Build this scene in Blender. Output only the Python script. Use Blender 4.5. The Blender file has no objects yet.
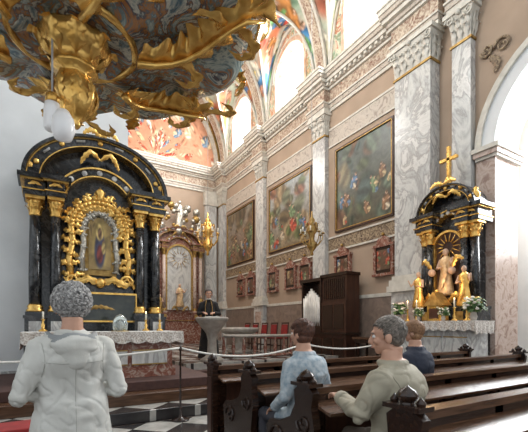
import bpy, math, random
import numpy as np
from mathutils import Vector, Matrix, noise
random.seed(4)
S=bpy.context.scene
COL=S.collection
pi=math.pi
S.view_settings.view_transform='Standard'
# ------------------------------------------------------------ materials
def newmat(name):
    m=bpy.data.materials.new(name); m.use_nodes=True
    nt=m.node_tree; b=nt.nodes['Principled BSDF']
    return m,nt,b
def ramp(nt,stops):
    r=nt.nodes.new('ShaderNodeValToRGB')
    e=r.color_ramp.elements
    while len(e)>1: e.remove(e[-1])
    e[0].position=stops[0][0]; e[0].color=(*stops[0][1],1)
    for p,c in stops[1:]:
        x=e.new(p); x.color=(*c,1)
    return r
def mat(name,c1,c2=None,rough=.6,metal=0,scale=4,detail=6,bump=0,bscale=20,dist=0,emit=0,sx=(1,1,1),spec=None,bdist=.02):
    m,nt,b=newmat(name)
    if c2 is None: c2=tuple(x*.82 for x in c1)
    tc=nt.nodes.new('ShaderNodeTexCoord'); mp=nt.nodes.new('ShaderNodeMapping')
    mp.inputs['Scale'].default_value=sx
    nt.links.new(tc.outputs['Object'],mp.inputs['Vector'])
    n=nt.nodes.new('ShaderNodeTexNoise'); n.inputs['Scale'].default_value=scale; n.inputs['Detail'].default_value=detail
    n.inputs['Distortion'].default_value=dist
    nt.links.new(mp.outputs[0],n.inputs['Vector'])
    r=ramp(nt,[(.32,c1),(.68,c2)])
    nt.links.new(n.outputs[0],r.inputs[0]); nt.links.new(r.outputs[0],b.inputs['Base Color'])
    b.inputs['Roughness'].default_value=rough; b.inputs['Metallic'].default_value=metal
    if spec is not None: b.inputs['Specular IOR Level'].default_value=spec
    if bump:
        n2=nt.nodes.new('ShaderNodeTexNoise'); n2.inputs['Scale'].default_value=bscale; n2.inputs['Detail'].default_value=5
        nt.links.new(mp.outputs[0],n2.inputs['Vector'])
        bp=nt.nodes.new('ShaderNodeBump'); bp.inputs['Strength'].default_value=bump; bp.inputs['Distance'].default_value=bdist
        nt.links.new(n2.outputs[0],bp.inputs['Height']); nt.links.new(bp.outputs[0],b.inputs['Normal'])
    if emit:
        nt.links.new(r.outputs[0],b.inputs['Emission Color']); b.inputs['Emission Strength'].default_value=emit
    return m
def marble(name,stops,scale=2.5,rough=.25,dist=2.5,sx=(1,1,1)):
    m,nt,b=newmat(name)
    tc=nt.nodes.new('ShaderNodeTexCoord'); mp=nt.nodes.new('ShaderNodeMapping'); mp.inputs['Scale'].default_value=sx
    mp.inputs['Rotation'].default_value=(.4,.5,.3)
    nt.links.new(tc.outputs['Object'],mp.inputs['Vector'])
    n=nt.nodes.new('ShaderNodeTexNoise'); n.inputs['Scale'].default_value=scale; n.inputs['Detail'].default_value=9
    n.inputs['Distortion'].default_value=dist; n.inputs['Roughness'].default_value=.62
    nt.links.new(mp.outputs[0],n.inputs['Vector'])
    r=ramp(nt,stops); nt.links.new(n.outputs[0],r.inputs[0]); nt.links.new(r.outputs[0],b.inputs['Base Color'])
    b.inputs['Roughness'].default_value=rough
    return m
def colmat(name,rough=.7,nscale=8,amt=.35):
    m,nt,b=newmat(name)
    a=nt.nodes.new('ShaderNodeAttribute'); a.attribute_name='Col'
    tc=nt.nodes.new('ShaderNodeTexCoord')
    n=nt.nodes.new('ShaderNodeTexNoise'); n.inputs['Scale'].default_value=nscale; n.inputs['Detail'].default_value=8; n.inputs['Distortion'].default_value=1.2
    nt.links.new(tc.outputs['Object'],n.inputs['Vector'])
    r=ramp(nt,[(.3,(1-amt,)*3),(.7,(1+amt*.3,)*3)])
    nt.links.new(n.outputs[0],r.inputs[0])
    mx=nt.nodes.new('ShaderNodeMix'); mx.data_type='RGBA'; mx.blend_type='MULTIPLY'; mx.inputs[0].default_value=1
    nt.links.new(a.outputs['Color'],mx.inputs[6]); nt.links.new(r.outputs[0],mx.inputs[7])
    nt.links.new(mx.outputs[2],b.inputs['Base Color']); b.inputs['Roughness'].default_value=rough
    return m
def checker(name,c1,c2,scale,rough=.3):
    m,nt,b=newmat(name)
    tc=nt.nodes.new('ShaderNodeTexCoord'); mp=nt.nodes.new('ShaderNodeMapping'); mp.inputs['Rotation'].default_value=(0,0,pi/4)
    nt.links.new(tc.outputs['Object'],mp.inputs['Vector'])
    ck=nt.nodes.new('ShaderNodeTexChecker'); ck.inputs['Scale'].default_value=scale
    ck.inputs['Color1'].default_value=(*c1,1); ck.inputs['Color2'].default_value=(*c2,1)
    nt.links.new(mp.outputs[0],ck.inputs['Vector'])
    n=nt.nodes.new('ShaderNodeTexNoise'); n.inputs['Scale'].default_value=6; n.inputs['Detail'].default_value=8
    nt.links.new(tc.outputs['Object'],n.inputs['Vector'])
    r=ramp(nt,[(.3,(.6,.6,.6)),(.7,(1,1,1))]); nt.links.new(n.outputs[0],r.inputs[0])
    mx=nt.nodes.new('ShaderNodeMix'); mx.data_type='RGBA'; mx.blend_type='MULTIPLY'; mx.inputs[0].default_value=1
    nt.links.new(ck.outputs[0],mx.inputs[6]); nt.links.new(r.outputs[0],mx.inputs[7])
    nt.links.new(mx.outputs[2],b.inputs['Base Color']); b.inputs['Roughness'].default_value=rough
    return m
GOLD=mat('gold_leaf',(.95,.62,.19),(.60,.33,.07),rough=.27,metal=.72,scale=9,bump=.25,bscale=30)
GOLDD=mat('old_gold',(.50,.33,.11),(.26,.15,.04),rough=.42,metal=.6,scale=12,bump=.3,bscale=40)
SILV=mat('silver',(.62,.60,.54),(.30,.27,.22),rough=.35,metal=.7,scale=20,bump=.3,bscale=50)
BLACK=marble('black_marble',[(0,(.006,.007,.008)),(.5,(.014,.015,.017)),(.58,(.06,.06,.06)),(.63,(.013,.013,.015)),(.72,(.035,.035,.035))],rough=.18,scale=3)
GREYM=marble('grey_veined_marble',[(.3,(.36,.36,.35)),(.42,(.60,.60,.57)),(.49,(.46,.46,.45)),(.53,(.34,.33,.32)),(.58,(.64,.63,.60)),(.7,(.48,.47,.45))],scale=1.3,sx=(1,1,.5))
PINKM=marble('pink_marble',[(.3,(.38,.27,.22)),(.5,(.52,.41,.35)),(.62,(.30,.20,.16))],scale=3)
TANM=marble('tan_stucco_marble',[(.3,(.36,.31,.26)),(.5,(.52,.46,.39)),(.62,(.29,.24,.20))],scale=3,rough=.5)
REDM=marble('red_marble',[(.3,(.15,.05,.035)),(.5,(.25,.10,.07)),(.62,(.42,.33,.27))],scale=5)
WALL=mat('ochre_wall_paint',(.41,.305,.225),(.35,.26,.19),rough=.85,scale=1.5)
PLAS=mat('white_plaster',(.74,.75,.75),(.66,.67,.67),rough=.9,scale=2)
CREAM=mat('cream_stucco',(.66,.63,.56),(.50,.47,.41),rough=.7,scale=6)
FRZ=mat('frieze_ornament',(.20,.10,.07),(.62,.54,.42),rough=.8,scale=7,detail=2,dist=2)
BAND=mat('dark_ornament_band',(.06,.03,.02),(.42,.32,.20),rough=.7,scale=7,detail=2,dist=3)
WOOD=mat('dark_walnut',(.034,.015,.008),(.012,.005,.0035),rough=.26,scale=6,sx=(.6,6,6),bump=.1,bscale=8)
WOODL=mat('worn_oak',(.12,.06,.033),(.055,.026,.014),rough=.26,scale=6,sx=(.6,6,6),bump=.05)
WOODR=mat('red_brown_wood',(.065,.025,.013),(.03,.011,.007),rough=.4,scale=5,sx=(4,4,.6))
CLOTH=mat('altar_linen',(.80,.79,.76),(.68,.67,.64),rough=.9,scale=14)
LACE=mat('lace',(.78,.75,.70),(.36,.29,.24),rough=.9,scale=40,detail=1)
FLOOR=checker('stone_floor_tiles',(.13,.105,.09),(.08,.066,.058),1.6,.28)
CHECK=checker('black_white_marble_tiles',(.50,.48,.44),(.04,.036,.036),2.2,.2)
STEPM=mat('carpeted_step',(.085,.038,.028),(.055,.024,.02),rough=.8,scale=12)
REDC=mat('red_upholstery',(.32,.022,.02),(.2,.015,.015),rough=.8,scale=10)
GLASSW=mat('bright_window_glass',(1,1,1),(.94,.97,1),rough=.4,emit=7,scale=1)
LEAD=mat('window_bars',(.45,.45,.45),rough=.6)
WAX=mat('candle_wax',(.8,.76,.65),rough=.5)
FLAME=mat('candle_flame',(1,.6,.2),(1,.7,.3),emit=12)
LAMPG=mat('lamp_opal_glass',(.80,.80,.80),(.74,.74,.74),rough=.25,emit=.1)
GLASSD,_nt,_b=newmat('clear_glass_dome'); _b.inputs['Transmission Weight'].default_value=.8; _b.inputs['Roughness'].default_value=.05; _b.inputs['Base Color'].default_value=(.8,.9,.9,1)
ROPE=mat('white_rope',(.75,.73,.68),rough=.9,scale=60)
STONE=mat('pale_stone',(.42,.38,.33),(.28,.25,.22),rough=.6,scale=8,bump=.2)
GREEN=mat('leaf_green',(.05,.11,.03),(.11,.19,.05),rough=.6,scale=20)
FLOW=mat('white_flowers',(.88,.86,.78),(.8,.7,.6),rough=.8,scale=20)
FRES=colmat('fresco_paint',.85,3.5,.22)
OILP=colmat('oil_painting',.38,4,.45)
FRN=marble('lunette_fresco',[(.28,(.10,.20,.28)),(.38,(.54,.48,.30)),(.43,(.46,.12,.06)),(.48,(.72,.68,.54)),(.54,(.18,.30,.20)),(.60,(.58,.32,.16)),(.66,(.68,.62,.46)),(.74,(.13,.25,.40))],scale=1.3,rough=.85,dist=1.5)
PULP=marble('painted_blue_green_marble',[(.25,(.03,.05,.07)),(.35,(.08,.16,.20)),(.40,(.50,.57,.52)),(.45,(.13,.22,.24)),(.49,(.48,.21,.06)),(.53,(.06,.09,.12)),(.57,(.66,.66,.56)),(.61,(.32,.38,.36)),(.66,(.07,.15,.20)),(.74,(.52,.28,.09))],scale=2.2,rough=.15,dist=2.2)
# ------------------------------------------------------------ mesh builder
class MB:
    def __init__(s):
        s.v=[];s.f=[];s.m=[];s.sm=[];s.c={};s.mats=[];s.M=Matrix.Identity(4)
    def mi(s,m):
        if m not in s.mats: s.mats.append(m)
        return s.mats.index(m)
    def add(s,vs,fs,m,smooth=False,cols=None):
        o=len(s.v); M=s.M
        s.v.extend([tuple(M@Vector(v)) for v in vs])
        k=s.mi(m)
        for f in fs:
            s.f.append(tuple(i+o for i in f)); s.m.append(k); s.sm.append(smooth)
        if cols is not None:
            for i,c in enumerate(cols): s.c[o+i]=c
    def box(s,x0,x1,y0,y1,z0,z1,m):
        v=[(x0,y0,z0),(x1,y0,z0),(x1,y1,z0),(x0,y1,z0),(x0,y0,z1),(x1,y0,z1),(x1,y1,z1),(x0,y1,z1)]
        s.add(v,[(0,3,2,1),(4,5,6,7),(0,1,5,4),(1,2,6,5),(2,3,7,6),(3,0,4,7)],m)
    def lathe(s,prof,c,m,seg=20,sx=1,sy=1,gad=0,gn=8,smooth=True,a0=0,a1=2*pi):
        full=abs(a1-a0-2*pi)<1e-6
        n=seg if full else seg+1
        v=[];f=[]
        for (r,z) in prof:
            for i in range(n):
                a=a0+(a1-a0)*i/seg; rr=r*(1+gad*abs(math.cos(a*gn/2)))
                v.append((c[0]+rr*sx*math.cos(a),c[1]+rr*sy*math.sin(a),c[2]+z))
        for j in range(len(prof)-1):
            for i in range(seg):
                i2=(i+1)%n
                f.append((j*n+i,j*n+i2,(j+1)*n+i2,(j+1)*n+i))
        if full:
            f.append(tuple(reversed(range(n)))); f.append(tuple(range((len(prof)-1)*n,len(prof)*n)))
        s.add(v,f,m,smooth)
    def sph(s,c,r,m,seg=12,ry=None,rz=None):
        ry=ry or r; rz=rz or r
        pr=[(max(1e-4,math.sin(pi*k/8)),-math.cos(pi*k/8)) for k in range(9)]
        v=[];f=[]
        for (a,z) in pr:
            for i in range(seg):
                t=2*pi*i/seg; v.append((c[0]+r*a*math.cos(t),c[1]+ry*a*math.sin(t),c[2]+rz*z))
        for j in range(8):
            for i in range(seg): f.append((j*seg+i,j*seg+(i+1)%seg,(j+1)*seg+(i+1)%seg,(j+1)*seg+i))
        f.append(tuple(reversed(range(seg)))); f.append(tuple(range(8*seg,9*seg)))
        s.add(v,f,m,True)
    def tube(s,pts,rad,m,seg=8,flat=1.0):
        P=[Vector(p) for p in pts]; n=len(P)
        R=rad if isinstance(rad,(list,tuple)) else [rad]*n
        v=[];f=[]; up=None
        for i in range(n):
            t=(P[min(i+1,n-1)]-P[max(i-1,0)])
            if t.length<1e-9: t=Vector((0,0,1))
            t.normalize()
            if up is None:
                up=Vector((0,0,1)) if abs(t.z)<.9 else Vector((1,0,0))
            a=t.cross(up)
            if a.length<1e-6: a=t.orthogonal()
            a.normalize(); b=a.cross(t).normalized(); up=b
            for k in range(seg):
                w=2*pi*k/seg
                v.append(tuple(P[i]+a*R[i]*math.cos(w)+b*R[i]*flat*math.sin(w)))
        for i in range(n-1):
            for k in range(seg): f.append((i*seg+k,i*seg+(k+1)%seg,(i+1)*seg+(k+1)%seg,(i+1)*seg+k))
        f.append(tuple(reversed(range(seg)))); f.append(tuple(range((n-1)*seg,n*seg)))
        s.add(v,f,m,True)
    def prism(s,poly,y0,y1,m,plane='xz'):
        n=len(poly)
        if plane=='xz': mk=lambda p,t:(p[0],t,p[1])
        elif plane=='yz': mk=lambda p,t:(t,p[0],p[1])
        else: mk=lambda p,t:(p[0],p[1],t)
        v=[mk(p,y0) for p in poly]+[mk(p,y1) for p in poly]
        f=[tuple(range(n)),tuple(reversed(range(n,2*n)))]+[(i,i+n,(i+1)%n+n,(i+1)%n) for i in range(n)]
        s.add(v,f,m)
    def arch(s,cx,cz,r0,r1,y0,y1,m,a0=0,a1=pi,seg=24,ez=1.0,plane='xz'):
        mk=(lambda a,y,z:(a,y,z)) if plane=='xz' else (lambda a,y,z:(y,a,z))
        v=[];f=[]
        for i in range(seg+1):
            a=a0+(a1-a0)*i/seg; c=math.cos(a); q=math.sin(a)*ez
            for (r,y) in ((r0,y0),(r1,y0),(r1,y1),(r0,y1)): v.append(mk(cx+r*c,y,cz+r*q))
        for i in range(seg):
            for k in range(4): f.append((i*4+k,i*4+(k+1)%4,(i+1)*4+(k+1)%4,(i+1)*4+k))
        f.append((3,2,1,0)); f.append(tuple(seg*4+k for k in range(4)))
        s.add(v,f,m)
    def leaf(s,pts,W,m,nrm=(0,0,1),lobes=6,ridge=.35,depth=.4,taper=.5):
        """acanthus leaf: lobed ribbon with mid-rib"""
        P=[Vector(p) for p in pts]
        N=max(16,lobes*6); Q=[]
        for i in range(N+1):
            t=i/N*(len(P)-1); k=min(int(t),len(P)-2); fr=t-k
            p0=P[max(k-1,0)];p1=P[k];p2=P[k+1];p3=P[min(k+2,len(P)-1)]
            Q.append(.5*((2*p1)+(p2-p0)*fr+(2*p0-5*p1+4*p2-p3)*fr*fr+(3*p1-p0-3*p2+p3)*fr**3))
        nr=Vector(nrm); v=[];f=[]
        offs=[-1,-.62,-.25,0,.25,.62,1]
        hts=[-.35,.05,.12,.45,.12,.05,-.35]
        for i,q in enumerate(Q):
            t=(Q[min(i+1,N)]-Q[max(i-1,0)]).normalized()
            a=t.cross(nr).normalized(); b=a.cross(t).normalized()
            u=i/N
            env=(math.sin(pi*min(1,u*1.0+.04))**taper)*(1-.35*u) if u<.96 else .05
            lob=1-depth*(.5-.5*math.cos(2*pi*lobes*u))
            for o,h in zip(offs,hts):
                w=W*env*(o*(lob if abs(o)>.3 else 1))
                v.append(tuple(q+a*w+b*(W*ridge*h*env)+t*(W*.35*env*abs(o))))
        k=len(offs)
        for i in range(N):
            for j in range(k-1): f.append((i*k+j,i*k+j+1,(i+1)*k+j+1,(i+1)*k+j))
        s.add(v,f,m,True)
    def spiral(s,c,r,turns,m,rt=.02,plane='xz',flip=1,start=0,seg=6,y=0):
        pts=[];rs=[]
        n=int(22*turns)
        for i in range(n+1):
            u=i/n; a=start+flip*u*turns*2*pi; rr=r*(1-.85*u)
            x,z=rr*math.cos(a),rr*math.sin(a)
            pts.append((c[0]+x,c[1],c[2]+z) if plane=='xz' else (c[0],c[1]+x,c[2]+z))
            rs.append(rt*(1-.5*u))
        s.tube(pts,rs,m,seg)
    def grid(s,fn,nu,nv,m,colfn=None,smooth=False):
        v=[];f=[];c=[]
        for j in range(nv+1):
            for i in range(nu+1):
                v.append(fn(i/nu,j/nv))
        for j in range(nv):
            for i in range(nu):
                a=j*(nu+1)+i; f.append((a,a+1,a+nu+2,a+nu+1))
        if colfn is not None:
            uu,vv=np.meshgrid(np.linspace(0,1,nu+1),np.linspace(0,1,nv+1))
            c=colfn(uu.ravel(),vv.ravel()).tolist()
        s.add(v,f,m,smooth,c if colfn is not None else None)
    def mesh(s,name):
        me=bpy.data.meshes.new(name); me.from_pydata(s.v,[],s.f)
        for m in s.mats: me.materials.append(m)
        me.polygons.foreach_set('material_index',s.m); me.polygons.foreach_set('use_smooth',s.sm)
        if s.c:
            at=me.color_attributes.new('Col','FLOAT_COLOR','POINT')
            arr=np.ones((len(s.v),4)); 
            for i,c in s.c.items(): arr[i,:3]=c[:3]
            at.data.foreach_set('color',arr.ravel())
        me.validate(); me.update()
        return me
    def build(s,name,loc=(0,0,0),rotz=0,bevel=0,parent=None):
        o=bpy.data.objects.new(name,s.mesh(name)); COL.objects.link(o)
        o.location=loc; o.rotation_euler=(0,0,rotz)
        if bevel:
            b=o.modifiers.new('bevel','BEVEL'); b.width=bevel; b.segments=2; b.limit_method='ANGLE'; b.angle_limit=.7
        if parent: o.parent=parent
        return o
def painter(seed,base,pal,n,smin,smax,aspect=1.0,grad=None,figs=0,fs=.05,fpal=None,flesh=(.68,.44,.30),yr=(0,1),extra=()):
    rs=np.random.RandomState(seed)
    B=[(rs.rand(),rs.rand(),smin+(smax-smin)*rs.rand()**2,.4+1.4*rs.rand(),rs.rand()*pi,pal[rs.randint(len(pal))],9) for _ in range(n)]
    fpal=fpal or pal
    for _ in range(figs):
        x,y=rs.rand()*aspect,yr[0]+(yr[1]-yr[0])*rs.rand(); s=fs*(.7+.7*rs.rand()); c=fpal[rs.randint(len(fpal))]; c2=fpal[rs.randint(len(fpal))]
        tl=rs.randn()*.35; X=lambda dx,dy:((x+s*(dx*math.cos(tl)-dy*math.sin(tl)))/aspect, y+s*(dx*math.sin(tl)+dy*math.cos(tl)))
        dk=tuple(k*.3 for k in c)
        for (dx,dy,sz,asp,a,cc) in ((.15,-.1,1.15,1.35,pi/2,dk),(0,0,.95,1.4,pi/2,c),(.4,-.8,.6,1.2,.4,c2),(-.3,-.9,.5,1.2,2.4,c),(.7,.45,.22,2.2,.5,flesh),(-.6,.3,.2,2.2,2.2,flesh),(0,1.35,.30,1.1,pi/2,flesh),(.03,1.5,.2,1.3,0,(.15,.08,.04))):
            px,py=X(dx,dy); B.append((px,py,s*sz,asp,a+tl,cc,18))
    B+=list(extra)
    def fn(u,v):
        c=np.tile(np.array(base,float),(len(u),1))
        if grad is not None:
            c=c*(1-v[:,None])+np.array(grad)[None,:]*v[:,None]
        for (x,y,s,asp,a,col,k) in B:
            du=(u-x)*aspect; dv=v-y
            p=du*math.cos(a)+dv*math.sin(a); q=-du*math.sin(a)+dv*math.cos(a)
            d=np.sqrt((p/(s*math.sqrt(asp)))**2+(q/(s/math.sqrt(asp)))**2)
            w=1/(1+np.exp(np.clip((d-1)*k,-30,30)))
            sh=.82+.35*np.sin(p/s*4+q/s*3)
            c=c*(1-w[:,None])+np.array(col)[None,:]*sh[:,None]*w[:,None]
        return np.clip(c,0,1)
    return fn
# ------------------------------------------------------------ ROOM
b=MB(); b.box(-6,13,-5,19,-.2,0,FLOOR); b.build('floor')
b=MB()
b.box(2.75,7.25,7.4,17.9,0,.15,STEPM); b.box(2.75,7.25,7.7,17.9,.15,.30,STEPM); b.box(2.75,7.25,8.0,17.9,.30,.45,CHECK)
b.build('floor_presbytery')
b=MB()
b.box(-1.6,2.7,5.1,7.9,0,.16,CHECK); b.box(-1.4,2.6,5.5,7.9,.16,.32,WOODL); b.box(-1.2,2.5,5.75,7.9,.32,.46,STEPM)
b.build('floor_altar_steps',bevel=.01)
b=MB(); b.grid(lambda u,v:(-.2+3.2*u,3.0+2.05*v,.004),1,1,CHECK); b.build('floor_tiles_front')
XW=8.0
b=MB()
b.box(XW,XW+.9,4.1,18,0,9.4,WALL)
b.box(XW,XW+.9,-4,.7,0,9.4,WALL)
cy,sz,R=2.4,5.0,1.7
seg=24
for i in range(seg):
    a0=pi*i/seg;a1=pi*(i+1)/seg
    ya,yb=cy+R*math.cos(a0),cy+R*math.cos(a1); za,zb=sz+R*math.sin(a0),sz+R*math.sin(a1)
    for x in (XW,XW+.9):
        b.add([(x,ya,za),(x,yb,zb),(x,yb,9.4),(x,ya,9.4)],[(0,1,2,3)],WALL)
    b.add([(XW,ya,za),(XW+.9,ya,za),(XW+.9,yb,zb),(XW,yb,zb)],[(0,1,2,3)],PLAS)
b.box(XW+.002,XW+.88,4.085,4.11,.0,4.8,PINKM)
b.build('wall_right')
b=MB()
b.arch(cy,sz,R-.02,R+.32,XW-.08,XW+.02,PLAS,plane='yz')
b.arch(cy,sz,R+.24,R+.36,XW-.13,XW-.04,CREAM,plane='yz')
for (y0,y1) in ((4.02,4.46),(.36,.78)):
    b.box(XW-.10,XW+.92,y0,y1,4.78,4.84,CREAM);b.box(XW-.14,XW+.92,y0-.03,y1+.03,4.84,4.94,PINKM); b.box(XW-.18,XW+.92,y0-.06,y1+.06,4.94,5.03,CREAM)
    b.box(XW-.06,XW+.0,y0+.05,y1,0,4.78,PINKM)
b.build('trim_arch')
b=MB()
b.box(11.2,11.5,-1,6,0,9,PLAS); b.box(8.9,11.5,5.2,5.4,0,9,PLAS); b.box(8.9,11.5,-1,-.8,0,9,PLAS); b.box(8.9,11.5,-1,5.4,8.8,9,PLAS)
b.build('wall_chapel')
b=MB(); b.box(11.15,11.19,1.6,4.6,3.2,7.2,GLASSW)
for k in range(6): b.box(11.10,11.15,1.6+k*.6-.02,1.6+k*.6+.02,3.2,7.2,LEAD)
for k in range(7): b.box(11.10,11.15,1.6,4.6,3.2+k*.66-.02,3.2+k*.66+.02,LEAD)
b.build('window_4')
LAY=[(8.2,8.3,.06,CREAM),(8.3,8.42,.09,TANM),(8.42,8.47,.13,CREAM),(8.47,8.86,.07,FRZ),(8.86,8.93,.14,CREAM),(8.93,9.02,.2,TANM),(9.02,9.12,.3,CREAM),(9.12,9.22,.36,TANM),(9.22,9.32,.40,CREAM),(9.32,9.38,.44,CREAM)]
b=MB()
for z0,z1,d,m in LAY: b.box(XW-d,XW+.05,-3,17.95,z0,z1,m)
for yc,w in ((5.85,1.25),(4.72,.5),(9.6,.8),(13.5,.8),(17.4,.8)):
    for z0,z1,d,m in LAY: b.box(XW-d-.22,XW,yc-w/2-d*.5,yc+w/2+d*.5,z0,z1,m)
y=0
while y<17.8:
    b.box(XW-.27,XW,y,y+.09,8.935,9.015,CREAM); y+=.2
b.build('trim_entablature')
def capital(b,x,yc,w,p,z0,z1,m=CREAM):
    h=z1-z0
    def ring(f,t): return [(x-p-f,yc-w/2-f,z0+h*t),(x-p-f,yc+w/2+f,z0+h*t),(x,yc+w/2+f,z0+h*t),(x,yc-w/2-f,z0+h*t)]
    lv=[(0,.0),(.01,.3),(.04,.65),(.1,.85)]
    v=[];f=[]
    for fl,t in lv: v+=ring(fl,t)
    for j in range(3):
        for k in range(4): f.append((j*4+k,j*4+(k+1)%4,(j+1)*4+(k+1)%4,(j+1)*4+k))
    b.add(v,f,m)
    b.box(x-p-.14,x,yc-w/2-.14,yc+w/2+.14,z0+h*.86,z1,m)
    b.box(x-p-.03,x,yc-w/2-.03,yc+w/2+.03,z0-.05,z0,GOLDD)
    n=max(3,int(w/.2))
    for row,(t0,t1) in enumerate(((0,.38),(.2,.66))):
        for i in range(n+row):
            yy=yc-w/2+w*(i+.5)/(n+row)
            b.leaf([(x-p-.01,yy,z0+h*t0),(x-p-.05,yy,z0+h*(t0+t1)/2),(x-p-.09,yy,z0+h*t1),(x-p-.15,yy,z0+h*(t1-.06))],w/(n)*.55,m,nrm=(-1,0,0),lobes=3,ridge=.4)
        for i in range(2):
            xx=x-p*(i+.5)/2
            b.leaf([(xx,yc-w/2-.01,z0+h*t0),(xx,yc-w/2-.05,z0+h*(t0+t1)/2),(xx,yc-w/2-.09,z0+h*t1),(xx,yc-w/2-.15,z0+h*(t1-.06))],p*.3,m,nrm=(0,-1,0),lobes=3,ridge=.4)
    for sgn in (-1,1):
        b.spiral((x-p-.1,yc+sgn*(w/2-.0),z0+h*.75),.11,1.5,m,rt=.022,plane='yz',flip=sgn)
    b.sph((x-p-.12,yc,z0+h*.86),.06,m)
def pilaster(b,yc,w,p,m=GREYM,zped=2.4):
    b.box(XW-p-.12,XW,yc-w/2-.12,yc+w/2+.12,0,.3,PINKM)
    b.box(XW-p-.06,XW,yc-w/2-.06,yc+w/2+.06,.3,zped-.25,GREYM)
    b.box(XW-p-.075,XW-p-.06,yc-w/2+.08,yc+w/2-.08,.55,zped-.5,PINKM)
    b.box(XW-p-.14,XW,yc-w/2-.14,yc+w/2+.14,zped-.25,zped-.1,CREAM)
    b.box(XW-p-.1,XW,yc-w/2-.1,yc+w/2+.1,zped-.1,zped+.05,CREAM)
    b.box(XW-p-.05,XW,yc-w/2-.05,yc+w/2+.05,zped+.05,zped+.15,CREAM)
    b.box(XW-p,XW,yc-w/2,yc+w/2,zped+.15,7.5,m)
    capital(b,XW,yc,w,p,7.5,8.2)
b=MB()
pilaster(b,5.85,1.0,.35); pilaster(b,4.72,.42,.18)
for yc in (9.6,13.5,17.45): pilaster(b,yc,.62,.16)
b.build('trim_pilasters')
DADO=mat('dado_marble',(.28,.21,.17),(.18,.135,.11),rough=.4,scale=3,dist=2)
b=MB()
for (y0,y1) in ((6.45,9.24),(9.96,13.14),(13.86,17.1)):
    b.box(XW-.03,XW,y0,y1,3.72,4.1,BAND); b.box(XW-.06,XW,y0,y1,4.1,4.15,CREAM); b.box(XW-.06,XW,y0,y1,3.67,3.72,CREAM)
    b.box(XW-.05,XW,y0,y1,2.1,2.2,CREAM); b.box(XW-.03,XW,y0,y1,0,2.1,DADO)
    b.box(XW-.04,XW,y0,y1,7.05,7.1,CREAM); b.box(XW-.02,XW,y0,y1,7.1,7.6,TANM); b.box(XW-.04,XW,y0,y1,7.6,7.66,CREAM)
b.build('trim_wall_bands')
b=MB()
b.spiral((XW-.04,3.95,7.0),.16,1.6,BAND,rt=.03,plane='yz'); b.spiral((XW-.04,4.25,7.05),.13,1.6,BAND,rt=.03,plane='yz',flip=-1)
b.leaf([(XW-.04,4.2,6.9),(XW-.05,4.05,6.7),(XW-.04,4.1,6.5)],.1,BAND,nrm=(-1,0,0))
b.build('wall_ornament')
pals=[[(.05,.075,.05),(.10,.13,.07),(.22,.18,.09),(.07,.11,.10),(.18,.09,.05),(.13,.18,.13)],
      [(.20,.22,.14),(.38,.28,.16),(.13,.16,.06),(.28,.12,.07),(.15,.11,.06)],
      [(.24,.17,.09),(.40,.20,.11),(.15,.20,.11),(.13,.09,.05)]]
fp=[(.55,.09,.05),(.58,.44,.24),(.12,.22,.36),(.62,.54,.40),(.30,.16,.08),(.20,.30,.15)]
for i,(y0,y1) in enumerate(((6.68,8.85),(10.18,12.85),(14.25,16.85))):
    b=MB(); z0,z1=4.3,6.8; x=XW-.04
    b.grid(lambda u,v:(x,y1+(y0-y1)*u,z0+(z1-z0)*v),130,120,OILP,painter(31+i,[(.08,.07,.04),(.25,.19,.11),(.28,.17,.10)][i],pals[i],34,.05,.18,grad=[(.09,.12,.11),(.40,.44,.45),(.28,.26,.22)][i],figs=(10,14,14)[i],fs=.055,fpal=fp,yr=(.08,.55)))
    fw=.06
    for (a,bb,c,d) in ((y0-fw,y1+fw,z0-fw,z0),(y0-fw,y1+fw,z1,z1+fw),(y0-fw,y0,z0,z1),(y1,y1+fw,z0,z1)):
        b.box(x-.035,XW-.002,a,bb,c,d,WOODR)
    for (a,bb,c,d) in ((y0-.01,y1+.01,z0-.012,z0+.012),(y0,y1,z1-.012,z1+.012),(y0-.012,y0+.012,z0,z1),(y1-.012,y1+.012,z0,z1)):
        b.box(x-.045,XW-.002,a,bb,c,d,GOLDD)
    b.build('framed_oil_painting')
for yc in (6.95,8.55,10.45,11.35,12.6,14.4,15.4):
    b=MB(); x=XW-.05; w=.3;z0,z1=2.75,3.45
    b.box(x-.03,XW,yc-w,yc+w,z0,z1,WOOD)
    b.grid(lambda u,v:(x-.04,yc+(w-.08)*(1-2*u),z0+.08+(z1-z0-.16)*v),24,28,OILP,painter(int(yc*10),(.12,.07,.04),[(.3,.10,.06),(.35,.25,.18),(.15,.1,.06)],10,.06,.2,figs=3,fs=.16,fpal=fp))
    for sg in(-1,1):
        b.box(x-.06,XW,yc+sg*w-.04,yc+sg*w+.04,z0-.02,z1+.02,REDM)
    b.box(x-.08,XW,yc-w-.07,yc+w+.07,z0-.09,z0-.02,REDM); b.box(x-.08,XW,yc-w-.07,yc+w+.07,z1,z1+.07,REDM)
    b.arch(yc,z1+.07,.0001,.22,x-.07,XW,REDM,plane='yz',seg=12); b.sph((x-.05,yc,z1+.34),.05,GOLDD)
    b.build('station_picture')
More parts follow.
